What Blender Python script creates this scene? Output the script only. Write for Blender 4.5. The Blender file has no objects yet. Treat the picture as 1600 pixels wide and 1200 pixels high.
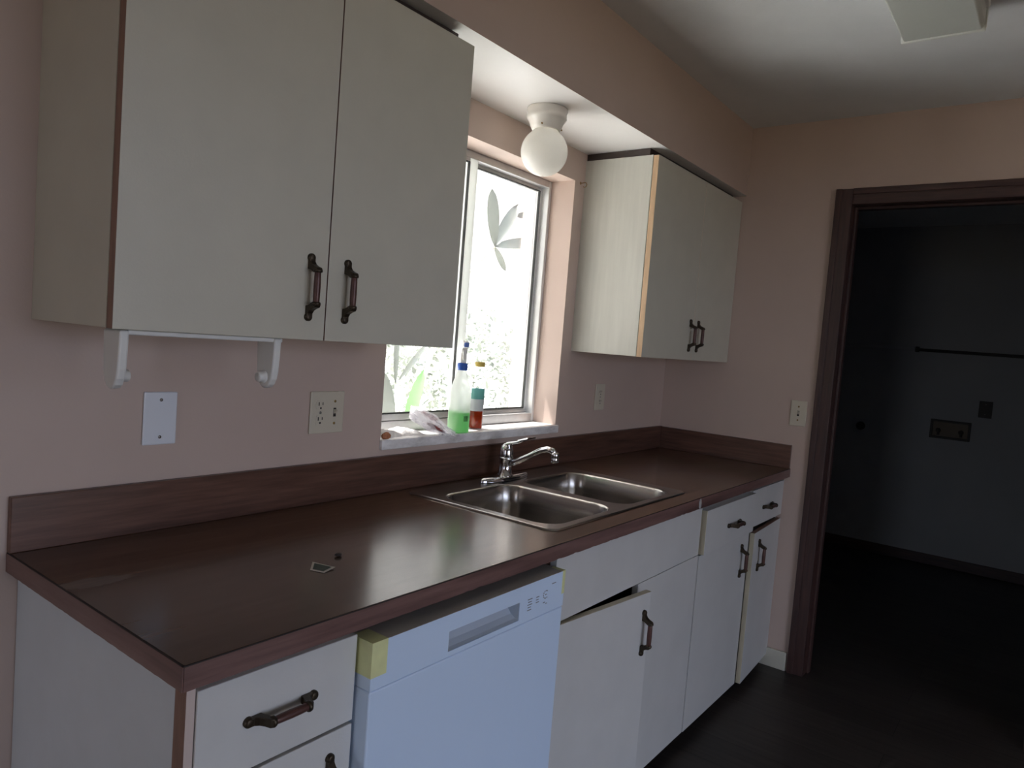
import bpy, bmesh, math, random
from mathutils import Vector, Matrix

random.seed(7)
SC = bpy.context.scene
COL = SC.collection
V = Vector
PI = math.pi

# ------------------------------------------------------------------ measures
XR = 2.822            # right wall
XL = -2.6             # left wall
YF = -3.8             # wall behind the photographer
ZC = 2.454            # ceiling
ZT = 0.913            # counter top
YE = -0.651           # counter front edge
ZS, YS = 2.145, -0.331  # soffit underside and face
W0, W1, WZ0, WZ1 = 0.939, 1.865, 1.070, 2.028   # window opening
WT = 0.24             # outer wall thickness
SILL = 1.070
LX = 5.5              # far wall of laundry room
DY0, DY1, DZ = -0.795, -1.60, 2.08   # doorway opening in the right wall

# ------------------------------------------------------------------ materials
def nodes(name):
    m = bpy.data.materials.new(name)
    m.use_nodes = True
    nt = m.node_tree
    for n in list(nt.nodes):
        nt.nodes.remove(n)
    out = nt.nodes.new('ShaderNodeOutputMaterial')
    return m, nt, out

def L(nt, a, b):
    nt.links.new(a, b)

def coords(nt, scale=(1, 1, 1), loc=(0, 0, 0)):
    tc = nt.nodes.new('ShaderNodeTexCoord')
    mp = nt.nodes.new('ShaderNodeMapping')
    mp.inputs['Scale'].default_value = scale
    mp.inputs['Location'].default_value = loc
    L(nt, tc.outputs['Object'], mp.inputs['Vector'])
    return mp.outputs['Vector']

def noise(nt, vec, scale, detail=4, rough=.55):
    n = nt.nodes.new('ShaderNodeTexNoise')
    n.inputs['Scale'].default_value = scale
    n.inputs['Detail'].default_value = detail
    n.inputs['Roughness'].default_value = rough
    L(nt, vec, n.inputs['Vector'])
    return n.outputs['Fac']

def ramp(nt, fac, stops):
    r = nt.nodes.new('ShaderNodeValToRGB')
    while len(r.color_ramp.elements) < len(stops):
        r.color_ramp.elements.new(.5)
    for e, (p, c) in zip(r.color_ramp.elements, stops):
        e.position = p
        e.color = (*c, 1)
    L(nt, fac, r.inputs['Fac'])
    return r.outputs['Color']

def bump(nt, fac, strength, dist=.002):
    b = nt.nodes.new('ShaderNodeBump')
    b.inputs['Strength'].default_value = strength
    b.inputs['Distance'].default_value = dist
    L(nt, fac, b.inputs['Height'])
    return b.outputs['Normal']

def scl(c, k):
    return tuple(min(1, x * k) for x in c)

def mat(name, col, rough=.5, metal=0, var=.06, vscale=6, bumps=0, bscale=200, spec=.5, coat=0, scale=(1, 1, 1)):
    m, nt, out = nodes(name)
    p = nt.nodes.new('ShaderNodeBsdfPrincipled')
    v = coords(nt, scale)
    f = noise(nt, v, vscale)
    c = ramp(nt, f, [(.3, scl(col, 1 - var)), (.7, scl(col, 1 + var))])
    L(nt, c, p.inputs['Base Color'])
    p.inputs['Roughness'].default_value = rough
    p.inputs['Metallic'].default_value = metal
    p.inputs['Specular IOR Level'].default_value = spec
    p.inputs['Coat Weight'].default_value = coat
    if bumps:
        L(nt, bump(nt, noise(nt, v, bscale, 3), bumps), p.inputs['Normal'])
    L(nt, p.outputs[0], out.inputs[0])
    return m

def wood(name, axis, dark, mid, light, rough=.25, fine=90, coarse=7, bstr=.12, patch=None, spec=.5):
    m, nt, out = nodes(name)
    p = nt.nodes.new('ShaderNodeBsdfPrincipled')
    s1 = [1.0, 1.0, 1.0]
    s1['xyz'.index(axis)] = .07
    v = coords(nt, s1)
    a = noise(nt, v, coarse, 6, .6)
    b = noise(nt, v, fine, 4, .6)
    mx = nt.nodes.new('ShaderNodeMath'); mx.operation = 'MULTIPLY_ADD'
    L(nt, b, mx.inputs[0]); mx.inputs[1].default_value = .45
    ad = nt.nodes.new('ShaderNodeMath'); ad.operation = 'MULTIPLY'
    L(nt, a, ad.inputs[0]); ad.inputs[1].default_value = .6
    L(nt, ad.outputs[0], mx.inputs[2])
    c = ramp(nt, mx.outputs[0], [(.36, dark), (.52, mid), (.68, light)])
    rv = None
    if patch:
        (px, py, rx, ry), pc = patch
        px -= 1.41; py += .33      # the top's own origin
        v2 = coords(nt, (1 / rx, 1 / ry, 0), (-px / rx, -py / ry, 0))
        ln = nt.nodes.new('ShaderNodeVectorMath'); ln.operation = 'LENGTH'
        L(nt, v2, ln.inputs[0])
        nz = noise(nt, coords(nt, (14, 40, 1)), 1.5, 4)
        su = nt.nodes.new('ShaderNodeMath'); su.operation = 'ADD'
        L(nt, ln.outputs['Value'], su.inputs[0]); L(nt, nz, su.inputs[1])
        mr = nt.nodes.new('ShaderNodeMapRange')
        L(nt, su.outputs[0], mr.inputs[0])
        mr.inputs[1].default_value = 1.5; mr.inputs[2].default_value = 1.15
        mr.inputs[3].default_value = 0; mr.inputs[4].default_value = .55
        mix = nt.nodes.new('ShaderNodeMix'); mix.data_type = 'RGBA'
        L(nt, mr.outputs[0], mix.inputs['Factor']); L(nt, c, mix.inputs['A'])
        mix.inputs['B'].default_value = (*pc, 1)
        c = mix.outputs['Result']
    L(nt, c, p.inputs['Base Color'])
    p.inputs['Specular IOR Level'].default_value = spec
    rr = nt.nodes.new('ShaderNodeMapRange')
    L(nt, noise(nt, coords(nt, (1, 1, 1)), 9, 4), rr.inputs[0])
    rr.inputs[3].default_value = rough * .8; rr.inputs[4].default_value = rough * 1.25
    L(nt, rr.outputs[0], p.inputs['Roughness'])
    L(nt, bump(nt, b, bstr, .001), p.inputs['Normal'])
    L(nt, p.outputs[0], out.inputs[0])
    return m

def glass_thin(name, tint=(1, 1, 1), fac=.07, rough=.02):
    m, nt, out = nodes(name)
    t = nt.nodes.new('ShaderNodeBsdfTransparent'); t.inputs[0].default_value = (*tint, 1)
    g = nt.nodes.new('ShaderNodeBsdfGlossy'); g.inputs['Roughness'].default_value = rough
    mx = nt.nodes.new('ShaderNodeMixShader')
    lw = nt.nodes.new('ShaderNodeLayerWeight'); lw.inputs[0].default_value = .2
    ml = nt.nodes.new('ShaderNodeMath'); ml.operation = 'MULTIPLY_ADD'
    L(nt, lw.outputs['Fresnel'], ml.inputs[0]); ml.inputs[1].default_value = .6; ml.inputs[2].default_value = fac * .3
    L(nt, ml.outputs[0], mx.inputs[0]); L(nt, t.outputs[0], mx.inputs[1]); L(nt, g.outputs[0], mx.inputs[2])
    L(nt, mx.outputs[0], out.inputs[0])
    return m

def translucent(name, col, trans=.5, clear=.0, rough=.3, var=.12, vscale=8):
    """diffuse + translucent (+ some clear) body: leaves, plastic film, liquid"""
    m, nt, out = nodes(name)
    f = noise(nt, coords(nt), vscale)
    c = ramp(nt, f, [(.3, scl(col, 1 - var)), (.7, scl(col, 1 + var))])
    d = nt.nodes.new('ShaderNodeBsdfPrincipled'); d.inputs['Roughness'].default_value = rough
    L(nt, c, d.inputs['Base Color'])
    t = nt.nodes.new('ShaderNodeBsdfTranslucent'); L(nt, c, t.inputs[0])
    mx = nt.nodes.new('ShaderNodeMixShader'); mx.inputs[0].default_value = trans
    L(nt, d.outputs[0], mx.inputs[1]); L(nt, t.outputs[0], mx.inputs[2])
    last = mx
    if clear:
        tr = nt.nodes.new('ShaderNodeBsdfTransparent'); L(nt, c, tr.inputs[0])
        m2 = nt.nodes.new('ShaderNodeMixShader'); m2.inputs[0].default_value = clear
        L(nt, mx.outputs[0], m2.inputs[1]); L(nt, tr.outputs[0], m2.inputs[2])
        last = m2
    L(nt, last.outputs[0], out.inputs[0])
    return m

def floor_mat():
    m, nt, out = nodes('dark_vinyl_planks')
    p = nt.nodes.new('ShaderNodeBsdfPrincipled')
    tc = nt.nodes.new('ShaderNodeTexCoord')
    mp = nt.nodes.new('ShaderNodeMapping'); mp.inputs['Rotation'].default_value = (0, 0, PI / 2)
    L(nt, tc.outputs['Object'], mp.inputs['Vector'])
    br = nt.nodes.new('ShaderNodeTexBrick')
    br.inputs['Scale'].default_value = 1
    br.inputs['Brick Width'].default_value = 1.2; br.inputs['Row Height'].default_value = .17
    br.inputs['Mortar Size'].default_value = .0015
    br.inputs['Color1'].default_value = (.040, .034, .031, 1)
    br.inputs['Color2'].default_value = (.056, .048, .044, 1)
    br.inputs['Mortar'].default_value = (.012, .01, .01, 1)
    L(nt, mp.outputs[0], br.inputs['Vector'])
    g = noise(nt, coords(nt, (14, .9, 1)), 3, 6, .65)
    gc = ramp(nt, g, [(.3, (.62, .62, .62)), (.7, (1.25, 1.22, 1.2))])
    mx = nt.nodes.new('ShaderNodeMix'); mx.data_type = 'RGBA'; mx.blend_type = 'MULTIPLY'
    mx.inputs['Factor'].default_value = 1
    L(nt, br.outputs['Color'], mx.inputs['A']); L(nt, gc, mx.inputs['B'])
    L(nt, mx.outputs['Result'], p.inputs['Base Color'])
    p.inputs['Roughness'].default_value = .5
    L(nt, bump(nt, g, .15), p.inputs['Normal'])
    L(nt, p.outputs[0], out.inputs[0])
    return m

def brushed(name, axis='x'):
    m, nt, out = nodes(name)
    p = nt.nodes.new('ShaderNodeBsdfPrincipled')
    s = [60, 60, 60]; s['xyz'.index(axis)] = 1.5
    f = noise(nt, coords(nt, s), 6, 3)
    L(nt, ramp(nt, f, [(.3, (.44, .42, .40)), (.7, (.52, .50, .48))]), p.inputs['Base Color'])
    p.inputs['Metallic'].default_value = 1
    rr = nt.nodes.new('ShaderNodeMapRange'); L(nt, f, rr.inputs[0])
    rr.inputs[3].default_value = .19; rr.inputs[4].default_value = .27
    L(nt, rr.outputs[0], p.inputs['Roughness'])
    L(nt, p.outputs[0], out.inputs[0])
    return m

M = {}
M['wall'] = mat('pink_wall_paint', (.54, .425, .365), .55, var=.03, vscale=3, bumps=.12, bscale=160)
M['ceiling'] = mat('ceiling_paint', (.72, .735, .74), .8, var=.03, bumps=.3, bscale=90)
M['soffit_white'] = mat('soffit_underside_paint', (.86, .84, .82), .34, var=.02, vscale=4)
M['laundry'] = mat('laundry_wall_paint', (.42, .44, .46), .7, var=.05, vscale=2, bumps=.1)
M['floor'] = floor_mat()
M['casing'] = wood('dark_stained_casing', 'z', (.028, .014, .012), (.060, .029, .025), (.095, .046, .038), .4, bstr=.2)
M['casing_h'] = wood('dark_stained_head_casing', 'y', (.028, .014, .012), (.060, .029, .025), (.095, .046, .038), .4, bstr=.2)
M['cream'] = mat('cream_laminate', (.575, .555, .465), .42, var=.03, vscale=9, bumps=.10, bscale=260)
M['cream_cool_lit'] = mat('cream_laminate_cool_lit', (.60, .595, .575), .42, var=.03, vscale=9, bumps=.10, bscale=260)  # same cream as the wall cabinets, cool low daylight put into the colour
M['end_white'] = mat('cool_white_end_panel', (.66, .71, .745), .45, var=.03, vscale=9, bumps=.10, bscale=260)
M['cream_grain'] = mat('cream_grain_laminate', (.53, .525, .47), .45, var=.05, vscale=7, bumps=.06, bscale=80, scale=(8, 8, .6))
M['tan_edge'] = mat('tan_edge_banding', (.52, .36, .22), .5, var=.12, vscale=12, scale=(6, 6, .8))
M['pale_edge'] = mat('pale_yellowed_edge', (.50, .45, .33), .5, var=.10, vscale=12, scale=(6, 6, .8))
M['brown_edge'] = mat('brown_raw_edge', (.26, .15, .11), .6, var=.18, vscale=14, scale=(6, 6, .8))
M['pink_edge'] = mat('pinkish_stile', (.58, .47, .42), .5, var=.06)
M['dark_gap'] = mat('dark_filler_strip', (.045, .032, .028), .6, var=.2)
M['inside'] = mat('raw_cabinet_inside', (.12, .08, .055), .7, var=.15)
DK, MD, LT = (.038, .018, .012), (.104, .050, .034), (.175, .088, .060)
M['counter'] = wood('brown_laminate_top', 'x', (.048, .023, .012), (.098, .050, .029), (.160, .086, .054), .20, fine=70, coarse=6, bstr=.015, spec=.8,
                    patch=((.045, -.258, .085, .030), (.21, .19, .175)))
M['splash_x'] = wood('brown_laminate_splash', 'x', DK, MD, LT, .32, fine=80, coarse=8, bstr=.06)
M['splash_y'] = wood('brown_laminate_side_splash', 'y', DK, MD, LT, .32, fine=80, coarse=8, bstr=.06)
EDK, EMD, ELT = (.072, .036, .030), (.165, .090, .078), (.235, .140, .122)
M['edge_x'] = wood('reddish_edge_laminate', 'x', EDK, EMD, ELT, .4, fine=60, coarse=8, bstr=.1)
M['edge_y'] = wood('reddish_end_laminate', 'y', EDK, EMD, ELT, .4, fine=60, coarse=8, bstr=.1)
M['kraft'] = mat('dark_kraft_seam', (.02, .012, .01), .6)
M['caulk'] = mat('grey_caulk', (.42, .40, .38), .6, var=.15, vscale=60)
M['steel'] = brushed('brushed_steel_deck', 'x')
M['steel_z'] = brushed('brushed_steel_bowl', 'y')
M['drain'] = mat('drain_steel', (.35, .34, .33), .3, 1)
M['chrome'] = mat('polished_chrome', (.72, .72, .74), .08, 1, var=.02)
M['bronze'] = mat('antique_bronze', (.060, .045, .030), .42, .75, var=.25, vscale=60)
M['bar'] = mat('copper_brown_bar', (.095, .042, .034), .4, .25, var=.2, vscale=40)
M['dw'] = mat('dishwasher_white_enamel', (.62, .75, .93), .35, var=.01, vscale=2)
M['dw_dark'] = mat('dishwasher_grey_tub', (.50, .46, .42), .5)
M['dw_shaded'] = mat('dishwasher_shaded_enamel', (.50, .56, .64), .35, var=.01)  # door enamel darkened, the recess's shade is put into the colour
M['tape'] = mat('pale_yellow_tape', (.72, .73, .37), .5, var=.06, vscale=30)
M['mark'] = mat('grey_print', (.22, .24, .28), .6)
M['plate_white'] = mat('white_plastic_plate', (.72, .75, .80), .35, var=.02)
M['plate_ivory'] = mat('ivory_plastic_plate', (.60, .55, .44), .35, var=.03)
M['slot'] = mat('dark_slot', (.02, .016, .014), .6)
M['screw'] = mat('screw_metal', (.35, .33, .31), .4, 1)
M['white_plastic'] = mat('white_plastic', (.74, .74, .71), .4, var=.03)
M['porcelain'] = mat('porcelain_white', (.80, .77, .71), .25, var=.02)
M['brass'] = mat('brass_screw', (.30, .20, .08), .4, 1)
M['alu'] = mat('mill_aluminium', (.55, .55, .55), .4, .85, var=.06, vscale=30)
M['alu_glow'] = translucent('glow_through_stile', (.88, .90, .88), .55, 0, .4, var=.02)  # translucent so daylight glows through, in place of a reflected highlight
M['alu_light'] = mat('light_aluminium', (.74, .75, .74), .35, .5, var=.04, vscale=30)
M['gasket'] = mat('black_gasket', (.015, .017, .015), .6)
M['pane'] = glass_thin('window_glass')
M['pet'] = glass_thin('clear_plastic', (.97, .98, .98), .12, .08)
M['stucco'] = mat('outside_stucco', (.84, .80, .77), .8, bumps=.5, bscale=120)
M['marble'] = None
M['green_liquid'] = translucent('green_liquid', (.22, .80, .16), .65, .35, .15)
M['amber_liquid'] = translucent('amber_liquid', (.55, .11, .025), .5, .4, .15)
M['frosted'] = translucent('frosted_plastic', (.88, .90, .88), .6, .25, .3, var=.03)
M['blue_cap'] = mat('blue_plastic', (.02, .10, .45), .35)
M['yellow_cap'] = mat('yellow_plastic', (.62, .46, .10), .35)
M['label_teal'] = translucent('teal_label', (.16, .42, .40), .45, 0, .5)
M['label_white'] = translucent('pale_label', (.66, .68, .70), .45, 0, .5)
M['barcode'] = mat('black_print', (.03, .03, .03), .6)
M['paper'] = translucent('white_paper', (.86, .85, .84), .35, 0, .7, var=.03)
M['film'] = translucent('plastic_film', (.90, .89, .92), .5, .38, .2, var=.06)
M['red_content'] = mat('dark_red_contents', (.28, .06, .05), .5, var=.3, vscale=60)
M['rust'] = mat('rusty_orange', (.42, .16, .07), .6, var=.3, vscale=120)
M['opal'] = None
M['lens'] = mat('grey_acrylic_lens', (.52, .54, .50), .35, var=.03, bumps=.2, bscale=300)
M['lens_end'] = mat('pale_end_cap', (.74, .76, .72), .35)
M['ground'] = mat('pale_gravel', (.73, .73, .70), .9, var=.2, vscale=14, bumps=.5, bscale=40)
M['dark_ground'] = mat('dark_low_bounce_ground', (.17, .135, .085), .9, var=.3, vscale=20, bumps=.5, bscale=60)
M['leaf'] = translucent('grey_green_leaf', (.080, .090, .080), .35, 0, .45)
M['leaf_bright'] = translucent('bright_green_leaf', (.11, .26, .09), .5, 0, .4)
M['leaf_pale'] = translucent('pale_shrub_leaf', (.215, .235, .195), .4, 0, .5, var=.4)
M['stem'] = mat('grey_stem', (.30, .30, .24), .7)
M['hook'] = mat('brass_hook', (.35, .22, .10), .4, .8)
M['box_dark'] = mat('dark_box_inside', (.06, .055, .05), .6)
M['valve'] = mat('dull_valve', (.12, .10, .075), .5, .5)
M['stamp'] = mat('dark_green_print', (.05, .075, .055), .5, var=.2, vscale=200)
M['cream_paper'] = mat('cream_paper', (.60, .57, .50), .6)
M['crumb'] = mat('dark_crumb', (.03, .02, .015), .6)

def marble():
    m, nt, out = nodes('grey_white_marble')
    p = nt.nodes.new('ShaderNodeBsdfPrincipled')
    f = noise(nt, coords(nt, (1, 2.5, 2.5)), 9, 8, .7)
    L(nt, ramp(nt, f, [(.35, (.52, .49, .48)), (.5, (.74, .72, .71)), (.62, (.86, .85, .85))]), p.inputs['Base Color'])
    p.inputs['Roughness'].default_value = .3
    L(nt, p.outputs[0], out.inputs[0])
    return m
M['marble'] = marble()

def opal():
    m, nt, out = nodes('opal_glass')
    p = nt.nodes.new('ShaderNodeBsdfPrincipled')
    f = noise(nt, coords(nt), 10)
    L(nt, ramp(nt, f, [(.3, (.89, .88, .84)), (.7, (.92, .91, .88))]), p.inputs['Base Color'])
    p.inputs['Roughness'].default_value = .12
    t = nt.nodes.new('ShaderNodeBsdfTranslucent'); t.inputs[0].default_value = (.95, .94, .90, 1)
    mx = nt.nodes.new('ShaderNodeMixShader'); mx.inputs[0].default_value = .5
    L(nt, p.outputs[0], mx.inputs[1]); L(nt, t.outputs[0], mx.inputs[2])
    L(nt, mx.outputs[0], out.inputs[0])
    return m
M['opal'] = opal()

# ------------------------------------------------------------------ mesh helpers
def box(bm, x0, x1, y0, y1, z0, z1, mi=0, faces=None):
    x0, x1 = min(x0, x1), max(x0, x1); y0, y1 = min(y0, y1), max(y0, y1); z0, z1 = min(z0, z1), max(z0, z1)
    v = [bm.verts.new(p) for p in ((x0, y0, z0), (x1, y0, z0), (x1, y1, z0), (x0, y1, z0),
                                   (x0, y0, z1), (x1, y0, z1), (x1, y1, z1), (x0, y1, z1))]
    F = {'-z': (0, 3, 2, 1), '+z': (4, 5, 6, 7), '-y': (0, 1, 5, 4), '+x': (1, 2, 6, 5), '+y': (2, 3, 7, 6), '-x': (3, 0, 4, 7)}
    for k, ix in F.items():
        f = bm.faces.new([v[i] for i in ix])
        f.material_index = (faces or {}).get(k, mi)
    return v

def frame_of(d):
    d = V(d).normalized()
    a = V((0, 0, 1)) if abs(d.z) < .9 else V((1, 0, 0))
    x = d.cross(a).normalized()
    return x, d.cross(x).normalized(), d

def tube(bm, pts, radii, seg=12, mi=0, cap=True, flat=(1, 1)):
    pts = [V(p) for p in pts]
    if not isinstance(radii, (list, tuple)):
        radii = [radii] * len(pts)
    rings = []
    X = None
    for i, p in enumerate(pts):
        d = (pts[min(i + 1, len(pts) - 1)] - pts[max(i - 1, 0)]).normalized()
        if X is None:
            X, Y, _ = frame_of(d)
        else:
            X = (X - d * X.dot(d)).normalized(); Y = d.cross(X)
        rings.append([bm.verts.new(p + (X * math.cos(2 * PI * k / seg) * flat[0] + Y * math.sin(2 * PI * k / seg) * flat[1]) * radii[i]) for k in range(seg)])
    for a, b in zip(rings, rings[1:]):
        for k in range(seg):
            f = bm.faces.new((a[k], a[(k + 1) % seg], b[(k + 1) % seg], b[k])); f.smooth = True; f.material_index = mi
    if cap:
        f = bm.faces.new(rings[0][::-1]); f.material_index = mi
        f = bm.faces.new(rings[-1]); f.material_index = mi
    return rings

def lathe(bm, prof, c=(0, 0, 0), seg=32, mi=0, axis=None, sx=1, sy=1):
    """prof: (radius, height) along axis (default z)"""
    c = V(c)
    if axis is None:
        X, Y, D = V((1, 0, 0)), V((0, 1, 0)), V((0, 0, 1))
    else:
        X, Y, D = frame_of(axis)
    rings = []
    for r, h in prof:
        if r < 1e-6:
            rings.append([bm.verts.new(c + D * h)])
        else:
            rings.append([bm.verts.new(c + D * h + X * r * sx * math.cos(2 * PI * k / seg) + Y * r * sy * math.sin(2 * PI * k / seg)) for k in range(seg)])
    for a, b in zip(rings, rings[1:]):
        for k in range(seg):
            k2 = (k + 1) % seg
            if len(a) == 1 and len(b) == 1: continue
            if len(a) == 1: f = bm.faces.new((a[0], b[k2], b[k]))
            elif len(b) == 1: f = bm.faces.new((a[k], a[k2], b[0]))
            else: f = bm.faces.new((a[k], a[k2], b[k2], b[k]))
            f.smooth = True; f.material_index = mi
    return rings

def prism(bm, poly, origin, U, W, N, t0, t1, mi=0):
    """poly of (u,w) in the plane U,W extruded along N from t0 to t1"""
    o, U, W, N = V(origin), V(U), V(W), V(N)
    a = [bm.verts.new(o + U * u + W * w + N * t0) for u, w in poly]
    b = [bm.verts.new(o + U * u + W * w + N * t1) for u, w in poly]
    n = len(poly)
    fs = [bm.faces.new(a[::-1]), bm.faces.new(b)]
    for i in range(n):
        fs.append(bm.faces.new((a[i], a[(i + 1) % n], b[(i + 1) % n], b[i])))
    for f in fs: f.material_index = mi
    return fs

def rrect(x0, x1, y0, y1, r, n=6):
    pts = []
    for cx, cy, a0 in ((x1 - r, y1 - r, 0), (x0 + r, y1 - r, 90), (x0 + r, y0 + r, 180), (x1 - r, y0 + r, 270)):
        for k in range(n + 1):
            a = math.radians(a0 + 90 * k / n)
            pts.append((cx + r * math.cos(a), cy + r * math.sin(a)))
    return pts

def world_loc(o):
    p = V((0, 0, 0))
    while o is not None:
        p = p + o.location; o = o.parent
    return p

def obj(name, bm, mats, parent=None, bevel=0, loc=None, smooth=False, label=None, seg=2, recalc=True):
    """bm holds world coordinates; the object keeps its own origin at its base"""
    if recalc:
        bmesh.ops.recalc_face_normals(bm, faces=bm.faces[:])
    base = world_loc(parent) if parent is not None else V((0, 0, 0))
    if loc is None:
        if parent is not None:
            loc = base
        else:
            xs = [v.co for v in bm.verts]
            loc = V((sum(p.x for p in xs) / len(xs), sum(p.y for p in xs) / len(xs), min(p.z for p in xs)))
    loc = V(loc)
    bmesh.ops.translate(bm, verts=bm.verts[:], vec=-loc)
    me = bpy.data.meshes.new(name)
    bm.to_mesh(me); bm.free()
    if smooth:
        for p in me.polygons: p.use_smooth = True
    for m in (mats if isinstance(mats, (list, tuple)) else [mats]):
        me.materials.append(m)
    o = bpy.data.objects.new(name, me)
    COL.objects.link(o)
    o.location = loc - base
    o.parent = parent
    if bevel:
        b = o.modifiers.new('bevel', 'BEVEL'); b.width = bevel; b.segments = seg; b.limit_method = 'ANGLE'; b.angle_limit = math.radians(40)
    if label: o['label'] = label
    return o

def thing(name, label, cat, loc=(0, 0, 0), group=None):
    o = bpy.data.objects.new(name, None)
    o.empty_display_size = .05
    COL.objects.link(o); o.location = loc
    o['label'] = label; o['category'] = cat
    if group: o['group'] = group
    return o

def tag(o, label, cat, group=None, kind=None):
    o['label'] = label; o['category'] = cat
    if group: o['group'] = group
    if kind: o['kind'] = kind
    return o

def struct(o, label=None, cat=None):
    o['kind'] = 'structure'
    if label: o['label'] = label
    if cat: o['category'] = cat
    return o

def B():
    return bmesh.new()

def bx(*a, **k):
    bm = B(); box(bm, *a, **k); return bm

# ------------------------------------------------------------------ the room
LY0, LY1 = -3.0, 0.0      # laundry room span
# floor (kitchen and laundry)
struct(obj('floor', bx(XL, LX, YF, 0, -.08, 0), M['floor'], loc=(0, 0, 0)), 'dark grey-brown wood-look plank floor', 'floor')
struct(obj('ceiling', bx(XL - .1, LX + .1, YF - .1, WT, ZC, ZC + .12), M['ceiling']), 'flat grey-white ceiling', 'ceiling')
# window wall with its opening
bm = B()
o_ = {'+y': 1}
for x0, x1, z0, z1 in ((XL - .1, W0, -.08, ZC), (W1, LX + .1, -.08, ZC), (W0, W1, -.08, WZ0 - .03), (W0, W1, WZ1, ZC)):
    box(bm, x0, x1, 0, .165, z0, z1, faces=o_)
    box(bm, x0, x1, .165, WT, z0, z1, mi=1)
struct(obj('wall_back', bm, [M['wall'], M['stucco']], loc=(0, 0, 0)), 'pink painted wall holding the window', 'wall')
PX0, PX1, PZ = -.75, 1.35, 2.05
# right wall with the doorway
bm = B()
for y0, y1, z0, z1 in ((DY0 + .012, 0, 0, ZC), (YF, DY1 - .012, 0, ZC), (DY1 - .012, DY0 + .012, DZ + .012, ZC)):
    box(bm, XR, XR + .12, y0, y1, z0, z1, faces={'+x': 1})
struct(obj('wall_right', bm, [M['wall'], M['laundry']], loc=(XR, 0, 0)), 'pink painted wall holding the doorway', 'wall')
LD0, LD1 = -1.35, -.75      # glazed side door opening
bm = B()
for y0, y1, z0, z1 in ((YF, LD0, 0, ZC), (LD1, 0, 0, ZC), (LD0, LD1, PZ, ZC)):
    box(bm, XL - .1, XL, y0, y1, z0, z1)
struct(obj('wall_left', bm, M['wall'], loc=(XL, 0, 0)))
# wall behind the camera with a glazed patio opening
bm = B()
for x0, x1, z0, z1 in ((XL - .1, PX0, 0, ZC), (PX1, LX + .1, 0, ZC), (PX0, PX1, PZ, ZC)):
    box(bm, x0, x1, YF - .12, YF, z0, z1)
struct(obj('wall_front', bm, M['wall'], loc=(0, YF, 0)))
# unseen roof added outside that opening to hold back daylight
struct(obj('added_porch_roof', bx(-6, 8, YF - 3.6, YF - .12, 2.45, 2.6), M['stucco']), 'unseen patio roof added to hold back daylight', 'roof')
struct(obj('added_side_roof', bx(XL - 4.0, XL - .1, -6, .6, 2.45, 2.6), M['stucco']), 'unseen roof added outside the side door to limit daylight', 'roof')  # added to keep side-door daylight off the upper surfaces
# laundry room
struct(obj('wall_laundry_far', bx(LX, LX + .1, YF, 0, 0, ZC), M['laundry']), 'dim grey-blue laundry wall seen through the doorway', 'wall')
struct(obj('wall_laundry_side', bx(XR + .12, LX, LY0 - .1, LY0, 0, ZC), M['laundry']))
struct(obj('wall_laundry_back', bx(XR + .12, LX, -.012, -.001, 0, ZC), M['laundry']))
struct(obj('baseboard_laundry', bx(LX - .014, LX, LY0, -.012, 0, .075), M['casing_h'], bevel=.003))
# soffit over the wall cabinets
bm = B()
box(bm, XL, XR, YS, 0, ZS, ZC, faces={'-z': 1})
struct(obj('soffit', bm, [M['wall'], M['soffit_white']]), 'boxed pink soffit with white underside above the cabinets', 'soffit')
# baseboard stub between cabinets and doorway
struct(obj('baseboard_right', bx(XR - .014, XR, DY0 + .075, -.60, 0, .085), M['cream'], bevel=.004), 'short pale baseboard beside the door casing', 'baseboard')

# doorway: casing and jambs
d = B()
door = bpy.data.objects.new('door_1', None); COL.objects.link(door); door.location = (XR, (DY0 + DY1) / 2, 0)
struct(door, 'dark stained wood door frame into laundry room', 'door frame')
CW = .068
def casing_board(y0, y1, z0, z1, m, nm='casing'):
    bm = B()
    box(bm, XR - .012, XR, y0, y1, z0, z1)
    if z1 - z0 > .5:   # outer raised bead
        yo = max(y0, y1) if abs(max(y0, y1) - (DY0 + CW)) < .02 else min(y0, y1)
        s = -1 if yo == max(y0, y1) else 1
        box(bm, XR - .019, XR - .011, yo, yo + s * .026, z0, z1)
    else:
        box(bm, XR - .019, XR - .011, y0, y1, z1 - .026, z1)
    return obj(nm, bm, m, door, bevel=.003)
casing_board(DY0, DY0 + CW, 0, DZ + CW, M['casing'])
casing_board(DY1 - CW, DY1, 0, DZ + CW, M['casing'])
casing_board(DY1, DY0, DZ, DZ + CW, M['casing_h'])
obj('jamb', bx(XR, XR + .125, DY0, DY0 + .012, 0, DZ), M['casing'], door)
obj('jamb', bx(XR, XR + .125, DY1 - .012, DY1, 0, DZ), M['casing'], door)
obj('jamb', bx(XR, XR + .125, DY1, DY0, DZ, DZ + .012), M['casing_h'], door)
obj('door_stop', bx(XR + .05, XR + .085, DY0 - .011, DY0, 0, DZ), M['casing'], door, bevel=.002)
obj('door_stop', bx(XR + .05, XR + .085, DY1 + .011, DY0 - .011, DZ - .011, DZ), M['casing_h'], door, bevel=.002)

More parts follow.
